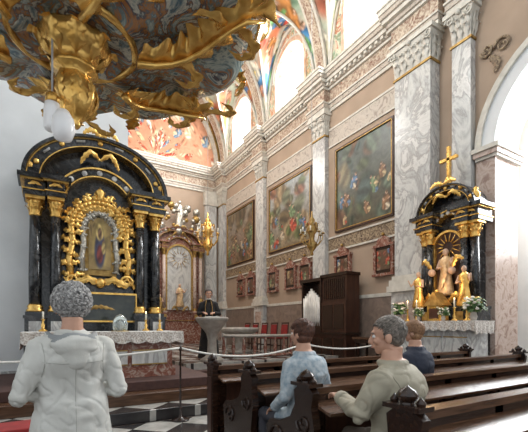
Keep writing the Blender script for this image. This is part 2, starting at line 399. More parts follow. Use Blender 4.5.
# ---- clerestory wall with windows
WY=[3.7,7.6,11.5,15.4]
hw,sill,spr=.92,9.75,11.0
b=MB(); PINKF=mat('painted_window_reveal',(.50,.26,.17),(.68,.56,.44),rough=.8,scale=5)
edges=[1.75]
for yc in WY:
    for k in range(13): edges.append(yc-hw*math.cos(pi*k/12))
edges.append(18)
def top(y):
    for yc in WY:
        if abs(y-yc)<hw-1e-6: return spr+math.sqrt(hw*hw-(y-yc)**2)
        if abs(abs(y-yc)-hw)<1e-6: return spr
    return None
for i in range(len(edges)-1):
    ya,yb=edges[i],edges[i+1]; mid=(ya+yb)/2
    inside=any(abs(mid-yc)<hw for yc in WY)
    if not inside: b.box(XW,XW+.5,ya,yb,9.3,13.6,FRN)
    else:
        za,zb=top(ya),top(yb)
        b.box(XW,XW+.5,ya,yb,9.3,sill,FRN)
        for x in(XW,XW+.5): b.add([(x,ya,za),(x,yb,zb),(x,yb,13.6),(x,ya,13.6)],[(0,1,2,3)],FRN)
        b.add([(XW,ya,za),(XW+.5,ya,za),(XW+.5,yb,zb),(XW,yb,zb)],[(0,1,2,3)],PINKF)
b.build('wall_clerestory')
for n,yc in enumerate(WY):
    b=MB(); x=XW+.28
    poly=[(yc-hw,sill),(yc+hw,sill)]+[(yc+hw*math.cos(pi*k/16),spr+hw*math.sin(pi*k/16)) for k in range(17)]
    b.prism(poly,x,x+.03,GLASSW,plane='yz')
    for k in (-.5,.5): b.box(x-.03,x-.001,yc+k*.6-.010,yc+k*.6+.010,sill,spr+math.sqrt(max(0,hw*hw-(k*.6)**2)),LEAD)
    for k in range(1,4): 
        z=sill+k*.5; h2=hw if z<spr else math.sqrt(max(0,hw*hw-(z-spr)**2)); b.box(x-.03,x-.001,yc-h2,yc+h2,z-.010,z+.010,LEAD)
    b.arch(yc,spr,hw-.01,hw+.13,XW-.05,XW+.01,PINKF,plane='yz'); b.arch(yc,spr,hw+.13,hw+.19,XW-.07,XW+.01,CREAM,plane='yz')
    for sg in(-1,1):
        b.box(XW-.05,XW+.01,yc+sg*(hw+.06)-.07,yc+sg*(hw+.06)+.07,sill,spr,PINKF)
    b.box(XW-.08,XW+.28,yc-hw-.2,yc+hw+.2,sill-.08,sill,CREAM)
    b.build('window_%d'%n if n else 'window_5')
# ---- vault
XC,HX,ZS,RV,RC,HB=4.6,3.4,9.38,4.1,3.15,1.6
pastel=[(.60,.56,.38),(.22,.38,.24),(.58,.18,.08),(.14,.32,.50),(.54,.46,.18),(.78,.74,.60),(.46,.12,.06),(.12,.26,.20)]
def zc(Y):
    d=min(abs(Y-c) for c in WY); return ZS+RC*math.sqrt(max(0,1-(d/HB)**2))
b=MB()
def vf(u,v):
    a=pi*v; Y=1.75+16.25*u; zz=ZS+RV*math.sin(a)
    return (XC+HX*math.cos(a),Y,max(zz,zc(Y)))
fres_p=[(.62,.08,.04),(.08,.30,.62),(.78,.60,.22),(.16,.36,.12),(.80,.76,.64),(.52,.22,.06),(.66,.32,.20),(.08,.18,.34)]
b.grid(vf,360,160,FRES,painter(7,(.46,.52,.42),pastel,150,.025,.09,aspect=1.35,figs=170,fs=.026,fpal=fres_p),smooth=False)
b.build('ceiling_vault')
b=MB()
for yc in (5.65,9.55,13.45,17.3):
    for (r0,w,m) in ((0.0,.26,CREAM),(-.03,.16,FRZ)):
        v=[];f=[]
        for i in range(41):
            a=pi*i/40
            for (dr,y) in ((r0-.02,yc-w),(r0-.10,yc-w),(r0-.10,yc+w),(r0-.02,yc+w)):
                v.append((XC+(HX+dr)*math.cos(a),y,ZS+(RV+dr)*math.sin(a)))
        for i in range(40):
            for k in range(4): f.append((i*4+k,i*4+(k+1)%4,(i+1)*4+(k+1)%4,(i+1)*4+k))
        b.add(v,f,m)
for yc in WY:
    for sg in (1,-1):
        pts=[]
        for i in range(33):
            d=-HB*.995+2*HB*.995*i/32
            z=RC*math.sqrt(1-(d/HB)**2); a=math.asin(min(1,z/RV))
            pts.append((XC+sg*(HX*math.cos(a)-.02),yc+d,ZS+z-.02))
        b.tube(pts,.05,CREAM,6); 
    pts=[(XW-.03,yc+HB*.98*math.cos(pi*i/24),ZS+RC*.98*math.sin(pi*i/24)) for i in range(25)]
    b.tube(pts,.05,CREAM,6)
b.build('trim_vault_ribs')
b=MB(); b.box(.9,1.2,8.9,18,0,13.6,WALL); b.build('wall_left')
b=MB(); b.box(-3.2,8.6,1.75,18.3,13.7,13.9,PLAS); b.build('ceiling_roof')
b=MB(); b.box(.9,8.9,18,18.3,0,13.6,WALL)
for z0,z1,d,m in LAY: b.box(1.2,8,18-d,18.02,z0,z1,m)
for xx in (7.45,3.6):
    b.box(xx-.3,xx+.3,17.8,18,0,7.5,GREYM); b.box(xx-.36,xx+.36,17.74,18,7.5,8.2,CREAM); b.box(xx-.4,xx+.4,17.7,18,2.2,2.5,CREAM)
b.build('wall_end')
b=MB()
b.grid(lambda u,v:(XC+3.15*(.02+.98*v)*math.cos(pi*u),17.93,9.42+3.75*(.02+.98*v)*math.sin(pi*u)),190,90,FRES,
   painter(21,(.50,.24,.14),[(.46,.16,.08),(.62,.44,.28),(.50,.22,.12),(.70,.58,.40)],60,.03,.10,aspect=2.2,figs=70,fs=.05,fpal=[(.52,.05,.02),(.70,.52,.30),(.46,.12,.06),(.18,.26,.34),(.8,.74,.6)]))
b.arch(XC,9.42,3.1,3.3,17.8,17.96,CREAM,ez=1.19,seg=40); b.arch(XC,9.42,3.28,3.36,17.7,17.96,GOLDD,ez=1.19,seg=40)
b.build('wall_fresco_lunette')
b=MB(); b.box(-3.2,1.5,7.95,8.9,0,13.65,PLAS); b.box(-3.2,1.56,7.92,8.95,0,.5,GREYM); b.build('wall_pier')
b=MB(); b.box(-3.2,-1.5,2.6,4.3,0,13.65,PLAS); b.box(-3.25,-1.5,2.55,4.35,0,.4,GREYM);b.build('wall_pulpit_pier')
# ------------------------------------------------------------ altars
def column(b,x,y,z0,h,r,m,gm=GOLD):
    b.box(x-r*1.5,x+r*1.5,y-r*1.5,y+r*1.5,z0,z0+.06,m)
    b.lathe([(r*1.4,.06),(r*1.45,.09),(r*1.15,.12),(r*1.3,.15),(r*1.05,.19)],(x,y,z0),gm,16)
    b.lathe([(r,.19),(r*1.04,h*.35),(r*.86,h-.3)],(x,y,z0),m,16)
    b.lathe([(r*.9,h-.32),(r*1.02,h-.3),(r*.92,h-.27),(r*.98,h-.15),(r*1.4,h-.05)],(x,y,z0),gm,16)
    for row,(t,zz) in enumerate(((0,h-.28),(pi/8,h-.2))):
        for k in range(8):
            a=k*pi/4+t; c,s_=math.cos(a),math.sin(a)
            b.leaf([(x+c*r*.95,y+s_*r*.95,z0+zz),(x+c*r*1.1,y+s_*r*1.1,z0+zz+.07),(x+c*r*1.45,y+s_*r*1.45,z0+zz+.12),(x+c*r*1.6,y+s_*r*1.6,z0+zz+.09)],r*.42,gm,nrm=(c,s_,0),lobes=3)
    b.box(x-r*1.5,x+r*1.5,y-r*1.5,y+r*1.5,z0+h-.05,z0+h,gm)
def gold_wreath(b,pts,w,m,n,seed=1):
    rs=random.Random(seed); P=[Vector(p) for p in pts]
    for i in range(n):
        t=i/(n-1)*(len(P)-1); k=min(int(t),len(P)-2); q=P[k].lerp(P[k+1],t-k)
        tg=(P[k+1]-P[k]).normalized(); side=tg.cross(Vector((0,1,0)))
        for sg in(-1,1):
            d=(side*sg+tg*rs.uniform(.1,.9)).normalized()
            L=w*(.7+.6*rs.random())
            b.leaf([q,q+d*L*.5+Vector((0,-.05,0)),q+d*L+Vector((0,-.02,0)),q+d*L*1.0+tg*L*.35],w*.5,m,nrm=(0,-1,0),lobes=3,ridge=.7,depth=.5)
        b.sph(q+Vector((0,-.04,0)),w*.28,m,8)
def figure_statue(b,x,y,z,h,m,arm=1,skin=None):
    skin=skin or m
    b.lathe([(.16*h,0),(.17*h,.05*h),(.12*h,.35*h),(.10*h,.52*h),(.125*h,.68*h),(.12*h,.78*h),(.045*h,.84*h),(.04*h,.87*h)],(x,y,z),m,16,sy=.7,gad=.16,gn=7)
    b.sph((x,y-.01,z+.93*h),.062*h,skin,10,rz=.08*h)
    b.tube([(x+arm*.11*h,y,z+.77*h),(x+arm*.2*h,y-.06*h,z+.62*h),(x+arm*.24*h,y-.14*h,z+.78*h)],[.045*h,.035*h,.02*h],skin,6)
    b.tube([(x-arm*.11*h,y,z+.77*h),(x-arm*.17*h,y-.05*h,z+.58*h),(x-arm*.02*h,y-.14*h,z+.6*h)],[.045*h,.035*h,.02*h],skin,6)
    b.leaf([(x,y-.11*h,z+.7*h),(x+.05*h,y-.14*h,z+.45*h),(x-.04*h,y-.15*h,z+.1*h)],.08*h,m,nrm=(0,-1,0))
GLASSK=mat('dark_shrine_glass',(.012,.018,.018),(.045,.05,.04),rough=.08,scale=5)
SKINST=mat('polychrome_statue',(.50,.30,.14),(.75,.55,.32),rough=.4,metal=.2,scale=14)
FLESHP=mat('carved_flesh',(.62,.42,.30),(.5,.32,.22),rough=.5)
def retable(name,loc,rot,w,h0,hc,rise,colm,body,style=0,gm=GOLD):
    b=MB(); H=w/2; ze=h0+hc; he=.34
    nw=w*.25
    if style==0: nw=w*.2
    poly=[(-H*.86,0),(H*.86,0),(H*.86,ze+he)]+[(H*.86*math.cos(pi*k/20),ze+he+rise*.86*math.sin(pi*k/20)) for k in range(1,20)]+[(-H*.86,ze+he)]
    b.prism(poly,.12,.4,body)
    b.box(-H,H,-.05,.4,0,h0-.34,body); b.box(-H-.03,H+.03,-.1,.4,h0-.40,h0-.37,GOLDD)
    for sg in(-1,1):
        for (cx,cyy,ww) in ((H*.86,.0,.15),(H*.60,-.08,.13)):
            x=sg*cx
            b.box(x-ww,x+ww,cyy-ww-.04,.3,h0-.37,h0-.05,body); b.box(x-ww-.02,x+ww+.02,cyy-ww-.06,.3,h0-.05,h0,body)
            b.box(x-ww*.6,x+ww*.6,cyy-ww-.055,cyy-ww-.04,h0-.28,h0-.1,GREYM if style==0 else GOLDD)
            column(b,x,cyy,h0,hc,.095 if cx>H*.7 else .085,colm,gm)
            for (q0,q1,d,m) in ((0,.08,.02,body),(.08,.10,.04,gm),(.10,.24,.0,body),(.24,.265,.06,gm),(.265,.34,.1,body)):
                b.box(x-ww-d,x+ww+d,cyy-ww-d,.35,ze+q0,ze+q1,m)
            b.leaf([(x-.1,cyy-ww-.01,ze+.17),(x,cyy-ww-.04,ze+.2),(x+.1,cyy-ww-.01,ze+.17)],.04,gm,nrm=(0,-1,0),lobes=3)
    b.box(-H*.45,-nw*1.3,.02,.2,h0,ze,body); b.box(nw*1.3,H*.45,.02,.2,h0,ze,body)
    e=rise/H
    b.arch(0,ze+he-.02,H*.80,H*1.02,-.12,.3,body,ez=e,seg=36)
    b.arch(0,ze+he-.02,H*.98,H*1.03,-.2,.3,body,ez=e,seg=36)
    b.arch(0,ze+he-.02,H*.96,H*.975,-.15,.1,gm,ez=e,seg=36)
    b.arch(0,ze+he-.02,H*.80,H*.815,-.145,.1,gm,ez=e,seg=36)
    for k in range(1,10):
        a=pi*k/10
        if k%2: b.sph((H*.89*math.cos(a),-.13,ze+he+H*.89*e*math.sin(a)),.05,gm,8,ry=.03)
        else: b.tube([(H*.89*math.cos(a-.07),-.125,ze+he+H*.89*e*math.sin(a-.07)),(H*.89*math.cos(a+.07),-.125,ze+he+H*.89*e*math.sin(a+.07))],.045,GREYM,6,flat=.4)
    ar=H*.62; az=ze-.05
    b.arch(0,az,ar*.82,ar*1.02,-.02,.2,body,seg=30); b.arch(0,az,ar*.99,ar*1.03,-.06,.2,gm,seg=30); b.arch(0,az,ar*.8,ar*.83,-.04,.2,gm,seg=30)
    for k in range(1,8):
        a=pi*k/8; b.sph((ar*.91*math.cos(a),-.03,az+ar*.91*math.sin(a)),.05,GREYM,8,ry=.02)
    for sg in(-1,1):
        b.leaf([(0,-.1,ze+he+rise*.55),(sg*.16,-.16,ze+he+rise*.66),(sg*.28,-.12,ze+he+rise*.52),(sg*.32,-.1,ze+he+rise*.4)],.06,gm,nrm=(0,-1,0))
        b.leaf([(0,-.2,ze+he+rise*1.0),(sg*.16,-.22,ze+he+rise*1.08),(sg*.3,-.22,ze+he+rise*.97)],.07,gm,nrm=(0,-1,0))
    b.lathe([(.001,0),(.07,.02),(.05,.08),(.08,.13),(.07,.18),(.03,.23),(.001,.27)],(0,0,ze+he+rise*1.0),gm,12)
    nz0=h0+.12; nz1=ze-.42
    if style==0:
        nz0=h0+.70; nz1=ze-.42
        ph=nz1-nz0
        path=[(-nw,-.06,nz0),(-nw*1.08,-.06,nz0+ph*.35),(-nw*.95,-.06,nz0+ph*.7)]+[(nw*math.cos(pi-pi*k/12),-.06,nz1+nw*math.sin(pi*k/12)) for k in range(13)]+[(nw*.95,-.06,nz0+ph*.7),(nw*1.08,-.06,nz0+ph*.35),(nw,-.06,nz0)]
        b.tube(path,.06,gm,8); gold_wreath(b,path,.15,gm,30)
        p2=[(p[0]*.60,-.04,nz0+(p[2]-nz0)*.78+.12) for p in path]
        b.tube(p2,.05,SILV,8); gold_wreath(b,p2,.07,SILV,22,3)
        b.box(-nw*.62,nw*.62,-.02,.1,nz0+.05,nz1+.2,GOLDD)
        mad=[(.5,.45,.42,1.5,pi/2,(.5,.36,.12),14),(.5,.38,.30,1.5,pi/2,(.05,.06,.12),16),(.5,.3,.16,1.3,pi/2,(.25,.05,.04),16),(.5,.72,.16,1,0,(.75,.55,.2),18),(.5,.70,.10,1.2,pi/2,(.22,.12,.07),18),(.66,.5,.07,1.2,pi/2,(.28,.15,.09),18),(.66,.42,.10,1.4,pi/2,(.55,.4,.15),16)]
        b.grid(lambda u,v:(-nw*.40+nw*.80*u,-.05,nz0+.16+(nz1-nz0+.05)*v),40,50,OILP,painter(5,(.35,.24,.09),[(.3,.2,.08)],4,.08,.2,extra=mad))
        b.lathe([(.02,0),(.07,.03),(.05,.08),(.1,.16),(.001,.26)],(0,-.08,nz1+nw*1.05),gm,12)
        for sg in(-1,1):
            b.spiral((sg*nw*.95,-.12,nz0-.06),.12,1.7,gm,rt=.028,flip=sg); b.leaf([(0,-.12,nz0-.14),(sg*.2,-.17,nz0-.04),(sg*.42,-.14,nz0-.12),(sg*.6,-.1,nz0-.02)],.09,gm,nrm=(0,-1,0))
        b.sph((0,-.14,nz0-.1),.09,gm,10)
        b.box(-H*.45,H*.45,-.02,.12,h0-.05,nz0-.1,BLACK)
        zz0,zz1=h0-.08,h0+.40; pw=.62
        b.box(-pw,pw,-.08,-.02,zz0,zz1,GLASSK)
        for (x0,x1,a,c) in ((-pw-.05,pw+.05,zz0-.03,zz0),(-pw-.05,pw+.05,zz1,zz1+.035),(-pw-.05,-pw,zz0,zz1),(pw,pw+.05,zz0,zz1)): b.box(x0,x1,-.13,-.02,a,c,gm)
        b.leaf([(-.25,-.1,zz0+.2),(0,-.14,zz0+.25),(.25,-.1,zz0+.2)],.05,GOLDD,nrm=(0,-1,0))
    else:
        nm=WOODR if style==1 else GREYM
        b.arch(0,nz1,nw*.95,nw*1.1,-.06,.15,gm,seg=20)
        for sg in(-1,1): b.box(sg*nw-.04,sg*nw+.04,-.06,.15,nz0,nz1,gm)
        b.box(-nw*.95,nw*.95,.0,.14,nz0,nz1,nm); b.arch(0,nz1,.001,nw*.97,.0,.14,nm,seg=20)
        figure_statue(b,0,-.1,h0+.25,min(1.1,hc*.58),SKINST,skin=FLESHP)
        for sg in(-1,1):
            figure_statue(b,sg*H*.80,-.30,h0+.0,.8,gm,arm=sg,skin=FLESHP)
            b.leaf([(sg*.1,-.2,h0+.05),(sg*.3,-.25,h0+.25),(sg*.42,-.2,h0+.1)],.08,gm,nrm=(0,-1,0))
            if style==1:
                b.sph((sg*H*.35,-.25,h0+.75),.08,FLESHP,8); b.leaf([(sg*H*.35,-.25,h0+.8),(sg*H*.55,-.3,h0+1.0),(sg*H*.75,-.25,h0+.95)],.07,GOLD,nrm=(0,-1,0))
        for k in range(14):
            a=2*pi*k/14; b.tube([(nw*.35*math.cos(a),-.03,nz1+nw*.35*math.sin(a)),(nw*.9*math.cos(a),-.05,nz1+nw*.9*math.sin(a))],[.018,.005],gm,5)
        if style==1:
            zt=ze+he+rise
            b.box(-.03,.03,-.03,.03,zt+.2,zt+.85,GOLD); b.box(-.2,.2,-.03,.03,zt+.55,zt+.61,GOLD)
            for k in range(8):
                a=k*pi/4+.39; b.tube([(0,0,zt+.58),(.18*math.cos(a),0,zt+.58+.18*math.sin(a))],[.015,.004],GOLD,5)
        else:
            for sg in(-1,1): figure_statue(b,sg*1.0,-.05,ze+he+rise*.5,1.0,SILV,arm=sg)
            figure_statue(b,0,-.05,ze+he+rise,1.3,SILV)
            for k in range(34): b.sph((random.uniform(-1.0,1.0),-.05,ze+he+rise+random.uniform(-.3,1.1)),random.uniform(.08,.2),SILV if k%3 else GOLDD,8)
    for sg in(-1,1):
        b.lathe([(.001,0),(.06,.01),(.03,.06),(.08,.14),(.09,.2),(.04,.26),(.05,.3),(.001,.36)],(sg*H*.93,-.05,ze+he),gm,12)
    return b.build(name,loc,rot)
retable('altar_retable',(.90,7.45,.46),0,2.36,1.02,2.02,.88,BLACK,BLACK,0)
retable('altar_retable',(7.5,4.80,.2),-pi/2,1.30,1.5,1.72,.55,BLACK,BLACK,1)
retable('altar_retable',(5.6,17.3,.45),0,2.5,1.5,3.0,.7,PINKM,REDM,2,GOLDD)
def altar_table(name,loc,rot,w,d,h,front):
    b=MB(); H=w/2
    b.box(-H*.92,H*.92,-d/2+.06,d/2,0,.12,front); b.box(-H*.88,H*.88,-d/2+.1,d/2,.12,h-.1,front)
    for k in range(3):
        x0=-H*.82+k*H*.56; b.box(x0,x0+H*.5,-d/2+.08,-d/2+.1,.2,h-.3,GREYM)
        b.box(x0,x0+H*.5,-d/2+.075,-d/2+.1,.2,.22,GOLDD); b.box(x0,x0+H*.5,-d/2+.075,-d/2+.1,h-.32,h-.3,GOLDD)
    b.box(-H,H,-d/2,d/2,h-.1,h-.02,front)
    b.box(-H-.02,H+.02,-d/2-.02,d/2,h-.02,h,CLOTH)
    n=60
    def drop(u,v):
        x=-H-.025+(w+.05)*u; dz=(.16+.035*abs(math.sin(u*n*.5)))*v
        return (x,-d/2-.025-.012*v*math.sin(u*70),h-dz)
    b.grid(drop,240,4,LACE,smooth=True)
    for sg in(-1,1):
        b.grid(lambda u,v:(sg*(H+.025+.01*v*math.sin(u*30)),-d/2-.02+d*u,h-(.22+.03*abs(math.sin(u*14)))*v),60,4,LACE,smooth=True)
    return b.build(name,loc,rot)
altar_table('altar_table',(.9,6.62,.46),0,2.3,.85,.75,REDM)
altar_table('altar_table',(6.95,4.68,.2),-pi/2,1.85,.65,1.2,GREYM)
b=MB(); b.box(6.58,7.95,3.7,5.7,0,.2,STONE); b.build('floor_side_altar_step')
def candlestick(name,x,y,z,h=.35,lit=False):
    b=MB(); b.lathe([(.06,0),(.065,.015),(.02,.05),(.03,.1),(.015,.14),(.018,h*.6),(.045,h*.62),(.001,h*.64)],(x,y,z),GOLD,12)
    b.lathe([(.014,h*.62),(.014,h)],(x,y,z),WAX,8)
    if lit: b.lathe([(.001,h),(.009,h+.012),(.001,h+.04)],(x,y,z),FLAME,8)
    return b.build(name)
for x in (.0,.3,1.6,1.85): candlestick('candlestick',x,6.85,1.21,.32,x==1.6)
for yy in (4.05,4.3,5.15,5.38): candlestick('candlestick',6.9,yy,1.4,.42,True)
b=MB(); b.lathe([(.11,0),(.12,.1),(.1,.2),(.05,.26),(.001,.28)],(1.1,6.5,1.22),GLASSD,20); b.lathe([(.14,0),(.14,.012),(.001,.02)],(1.1,6.5,1.208),GOLDD,20); b.lathe([(.05,.02),(.02,.06),(.04,.12),(.001,.18)],(1.1,6.5,1.21),STONE,12); b.build('glass_dome')
b=MB(); b.box(6.9,7.15,4.58,4.90,1.4,1.72,GOLD); b.prism([(4.52,1.72),(4.96,1.72),(4.74,2.0)],6.86,7.18,GOLDD,plane='yz'); b.box(6.88,6.9,4.64,4.84,1.45,1.66,WOODR); b.sph((7.0,4.74,2.02),.04,GOLD); b.build('tabernacle')
def flowers(name,x,y,z,s=1,m=FLOW):
    b=MB(); b.lathe([(.05*s,0),(.07*s,.08*s),(.05*s,.15*s),(.06*s,.17*s)],(x,y,z),STONE,12)
    rs=random.Random(int(x*100+y*77))
    for k in range(80):
        a=rs.random()*2*pi; r=rs.random()**.5*.18*s; zz=z+(.2+rs.random()*.25)*s
        px,py=x+r*math.cos(a),y+r*math.sin(a)
        b.tube([(x,y,z+.14*s),(px,py,zz)],.004,GREEN,4)
        if k%3==0: b.sph((px,py,zz),.036*s,m,8,rz=.024*s)
        else: b.leaf([(px*.7+x*.3,py*.7+y*.3,zz-.05*s),(px,py,zz),(px*1.4-x*.4,py*1.4-y*.4,zz-.05*s)],.05*s,GREEN,lobes=2)
    return b.build(name)
flowers('flower_vase',6.82,5.52,1.4,.9); flowers('flower_vase',6.82,3.88,1.4,.95); flowers('flower_vase',6.76,4.44,1.4,.6); flowers('flower_vase',6.76,5.0,1.4,.6)
# ------------------------------------------------------------ PULPIT
b=MB(); cx,cyy=.22,3.36
prof=[(.14,3.58),(.2,3.63),(.33,3.66),(.42,3.62),(.55,3.66),(.75,3.74),(.95,3.78),(1.15,3.78),(1.32,3.80),(1.42,3.86),(1.50,3.93),(1.50,4.02),(1.42,4.08),(1.36,4.2),(1.40,5.1),(1.5,5.2),(1.5,5.3)]
NP=96; v=[];f=[]
for (r,z) in prof:
    for i in range(NP):
        a=2*pi*i/NP; k=.07*abs(math.cos(a*4)) if .3<r<1.45 else 0
        v.append((cx+r*math.cos(a),cyy+r*math.sin(a),z-k*1.6*min(1,r)))
for j in range(len(prof)-1):
    for i in range(NP): f.append((j*NP+i,j*NP+(i+1)%NP,(j+1)*NP+(i+1)%NP,(j+1)*NP+i))
b.add(v,f,PULP,True)
b.box(-1.48,cx-1.1,cyy-.6,cyy+.6,3.95,5.2,PULP)
for (r,z,t) in ((1.5,3.97,.035),(.46,3.60,.03)):
    b.tube([(cx+r*math.cos(2*pi*i/64),cyy+r*math.sin(2*pi*i/64),z) for i in range(65)],t,GOLD,8)
b.lathe([(.001,2.90),(.03,2.905),(.045,2.93),(.035,2.96),(.08,2.99),(.125,3.05),(.15,3.14),(.145,3.22),(.11,3.30),(.10,3.33),(.16,3.35),(.165,3.38),(.13,3.41),(.17,3.46),(.235,3.53),(.26,3.59),(.235,3.63),(.2,3.65)],(cx,cyy,0),GOLD,32,gad=.08,gn=8)
for k in range(8):
    a=k*pi/4; c,s_=math.cos(a),math.sin(a)
    b.leaf([(cx+c*.14,cyy+s_*.14,3.30),(cx+c*.17,cyy+s_*.17,3.2),(cx+c*.16,cyy+s_*.16,3.1),(cx+c*.08,cyy+s_*.08,2.98)],.055,GOLD,nrm=(c,s_,0),lobes=4,ridge=.5)
    b.leaf([(cx+c*.13,cyy+s_*.13,3.42),(cx+c*.22,cyy+s_*.22,3.48),(cx+c*.28,cyy+s_*.28,3.57),(cx+c*.33,cyy+s_*.33,3.56)],.085,GOLD,nrm=(c,s_,-.6),lobes=4,ridge=.5)
def zprof(r):
    for (r0,z0),(r1,z1) in zip(prof,prof[1:]):
        if r0<=r<=r1: return z0+(z1-z0)*(r-r0)/(r1-r0+1e-9)
    return 3.9
for k in range(6):
    a0=2*pi*k/6-.50
    pts=[]
    for i in range(10):
        r=.5+1.17*i/9; a=a0+.15*math.sin(i/9*2*pi)
        pts.append((cx+r*math.cos(a),cyy+r*math.sin(a),min(3.92,zprof(min(r,1.49)))-.14-.02*math.sin(i)))
    b.leaf(pts,.25,GOLD,nrm=(0,0,-1),lobes=8,ridge=.6,depth=.6,taper=.35)
    b.tube([(p[0],p[1],p[2]-.07) for p in pts[:-1]],[.03-.002*i for i in range(9)],GOLD,8)
    for (i,sg) in ((2,1),(4,-1),(6,1),(7,-1)):
        p=Vector(pts[i]); rad=Vector((math.cos(a0),math.sin(a0),0)); tan=Vector((-math.sin(a0),math.cos(a0),0))*sg
        q=[p,p+rad*.12+tan*.14,p+rad*.18+tan*.26+Vector((0,0,-.03)),p+rad*.08+tan*.34+Vector((0,0,-.04)),p-rad*.04+tan*.28]
        b.leaf([tuple(x) for x in q],.08,GOLD,nrm=(0,0,-1),lobes=5,ridge=.6,depth=.55)
    for off in (0,.5):
        ao=a0+off*2*pi/6; c,s_=math.cos(ao),math.sin(ao)
        P=lambda r,t,z:(cx+r*c-t*s_,cyy+r*s_+t*c,z)
        b.leaf([P(1.44,0,3.85),P(1.55,0,3.87),P(1.56,.03,3.76),P(1.50,.06,3.68)],.11,GOLD,nrm=(c,s_,0),lobes=4,ridge=.5)
b.build('pulpit')
b=MB(); lx,ly=.06,3.22
b.tube([(lx,ly,3.60),(lx,ly,3.05)],.008,LEAD,6); b.lathe([(.03,3.06),(.045,3.04),(.05,2.98),(.001,2.97)],(lx,ly,0),GOLD,16)
b.lathe([(.05,2.98),(.058,2.93),(.06,2.80),(.05,2.78),(.03,2.775)],(lx,ly,0),LAMPG,20)
b.lathe([(.04,2.94),(.075,2.88),(.085,2.80),(.06,2.73),(.001,2.71)],(lx+.07,ly-.05,-.02),LAMPG,16); b.tube([(lx+.07,ly-.05,2.9),(lx+.07,ly-.05,3.0),(lx,ly,3.06)],.01,GOLD,6)
b.build('pendant_lamp')
# ------------------------------------------------------------ PEWS
def pew_end(b,x0,x1,front=False):
    pts=[(-.10,0),(.50,0),(.50,.12),(.46,.22),(.48,.42),(.50,.50),(.44,.56),(.30,.58),(.16,.64),(.10,.74),(.11,.84),(.06,.88),(-.06,.88),(-.11,.84),(-.09,.74),(-.12,.6),(-.08,.4),(-.12,.2)]
    if front: pts=[(-.08,0),(.08,0),(.08,.84),(.11,.88),(-.11,.88),(-.08,.84)]
    b.prism(pts,x0,x1,WOOD,plane='yz')
    for sg,xx in((-1,x0),(1,x1)):
        if not front: b.spiral((xx+sg*.005,.33,.44),.1,1.3,WOOD,rt=.014,plane='yz'); b.spiral((xx+sg*.005,.0,.62),.08,1.3,WOOD,rt=.012,plane='yz',flip=-1)
        else: b.box(xx-.01,xx+.01,-.05,.05,.15,.75,WOODR)
    xm=(x0+x1)/2
    b.box(x0-.03,x1+.03,-.11,.11,.88,.905,WOOD)
    b.lathe([(.035,.9),(.03,.915),(.045,.93),(.05,.95),(.035,.975),(.012,.99),(.001,1.0)],(xm,0,0),WOOD,14,gad=.15)
    for sg in(-1,1): b.lathe([(.02,.9),(.025,.92),(.001,.95)],(xm,sg*.08,0),WOOD,10)
def pew(name,X0,X1,Y,front=False):
    b=MB(); L=X1-X0
    pew_end(b,0,.06,front); pew_end(b,L-.06,L,front)
    b.box(.06,L-.06,-.015,.015,.12,.84,WOOD)
    n=int(L/.75)
    for k in range(n+1):
        x=.06+(L-.12)*k/n; b.box(max(.06,x-.045),min(L-.06,x+.045),-.03,.03,.1,.82,WOOD)
        if k<n:
            b.box(x+.13,x+(L-.12)/n-.13,-.024,-.01,.30,.68,WOODR)
    b.box(.06,L-.06,-.03,.03,.1,.2,WOOD); b.box(.06,L-.06,-.03,.03,.76,.82,WOOD)
    b.box(.04,L-.04,-.05,.05,.82,.865,WOODL)
    b.add([(.06,-.22,.72),(L-.06,-.22,.72),(L-.06,-.03,.77),(.06,-.03,.77),(.06,-.22,.70),(L-.06,-.22,.70),(L-.06,-.03,.745),(.06,-.03,.745)],[(0,1,2,3),(4,7,6,5),(0,4,5,1),(2,6,7,3),(0,3,7,4),(1,5,6,2)],WOODL)
    if not front:
        b.box(.06,L-.06,.01,.44,.42,.46,WOODL); b.box(.06,L-.06,.38,.41,.1,.42,WOOD)
        for k in range(1,n):
            x=L*k/n; b.box(x-.02,x+.02,.02,.4,0,.42,WOOD)
    b.box(.06,L-.06,-.32,-.24,.12,.17,WOODL)
    for x in (.3,L/2,L-.3): b.box(x-.02,x+.02,-.31,-.05,0,.12,WOOD)
    return b.build(name,(X0,Y,0),0,bevel=.006)
for yy in (1.24,2.08,2.92): pew('church_pew',1.56,6.4,yy)
pew('pew_front_desk',1.56,6.4,3.76,True)
b=MB(); b.box(-1.0,0,0,.3,.50,.54,WOOD); b.box(-1.0,-.95,0,.35,0,.50,WOOD); b.box(-.05,0,0,.35,0,.50,WOOD); b.box(-.95,-.05,.28,.31,0,.50,WOOD); b.box(-.98,-.02,.01,.29,.54,.60,REDC); b.box(-.95,-.05,-.35,.0,.1,.16,WOOD); b.box(-.93,-.07,-.34,-.02,.16,.22,REDC)
for x in(-.98,-.02): b.box(x-.03,x+.03,-.38,.35,0,.1,WOOD)
b.build('prie_dieu',(.0,3.0,-.0),.05,bevel=.01)
def stan(x,y):
    b=MB(); b.lathe([(.12,0),(.12,.02),(.04,.05),(.014,.08),(.012,.95),(.02,.97),(.022,1.0),(.001,1.04)],(x,y,0),WOOD,16); b.build('rope_stanchion')
SP=[(-1.9,4.9),(1.62,4.95),(3.8,5.05),(6.0,5.15)]
for p in SP: stan(*p)
b=MB()
for p,q,sag in zip(SP,SP[1:],(.10,.16,.12)):
    b.tube([(p[0]+(q[0]-p[0])*i/24,p[1]+(q[1]-p[1])*i/24,1.0-sag*4*(i/24)*(1-i/24)) for i in range(25)],.014,ROPE,8)
b.build('barrier_rope')
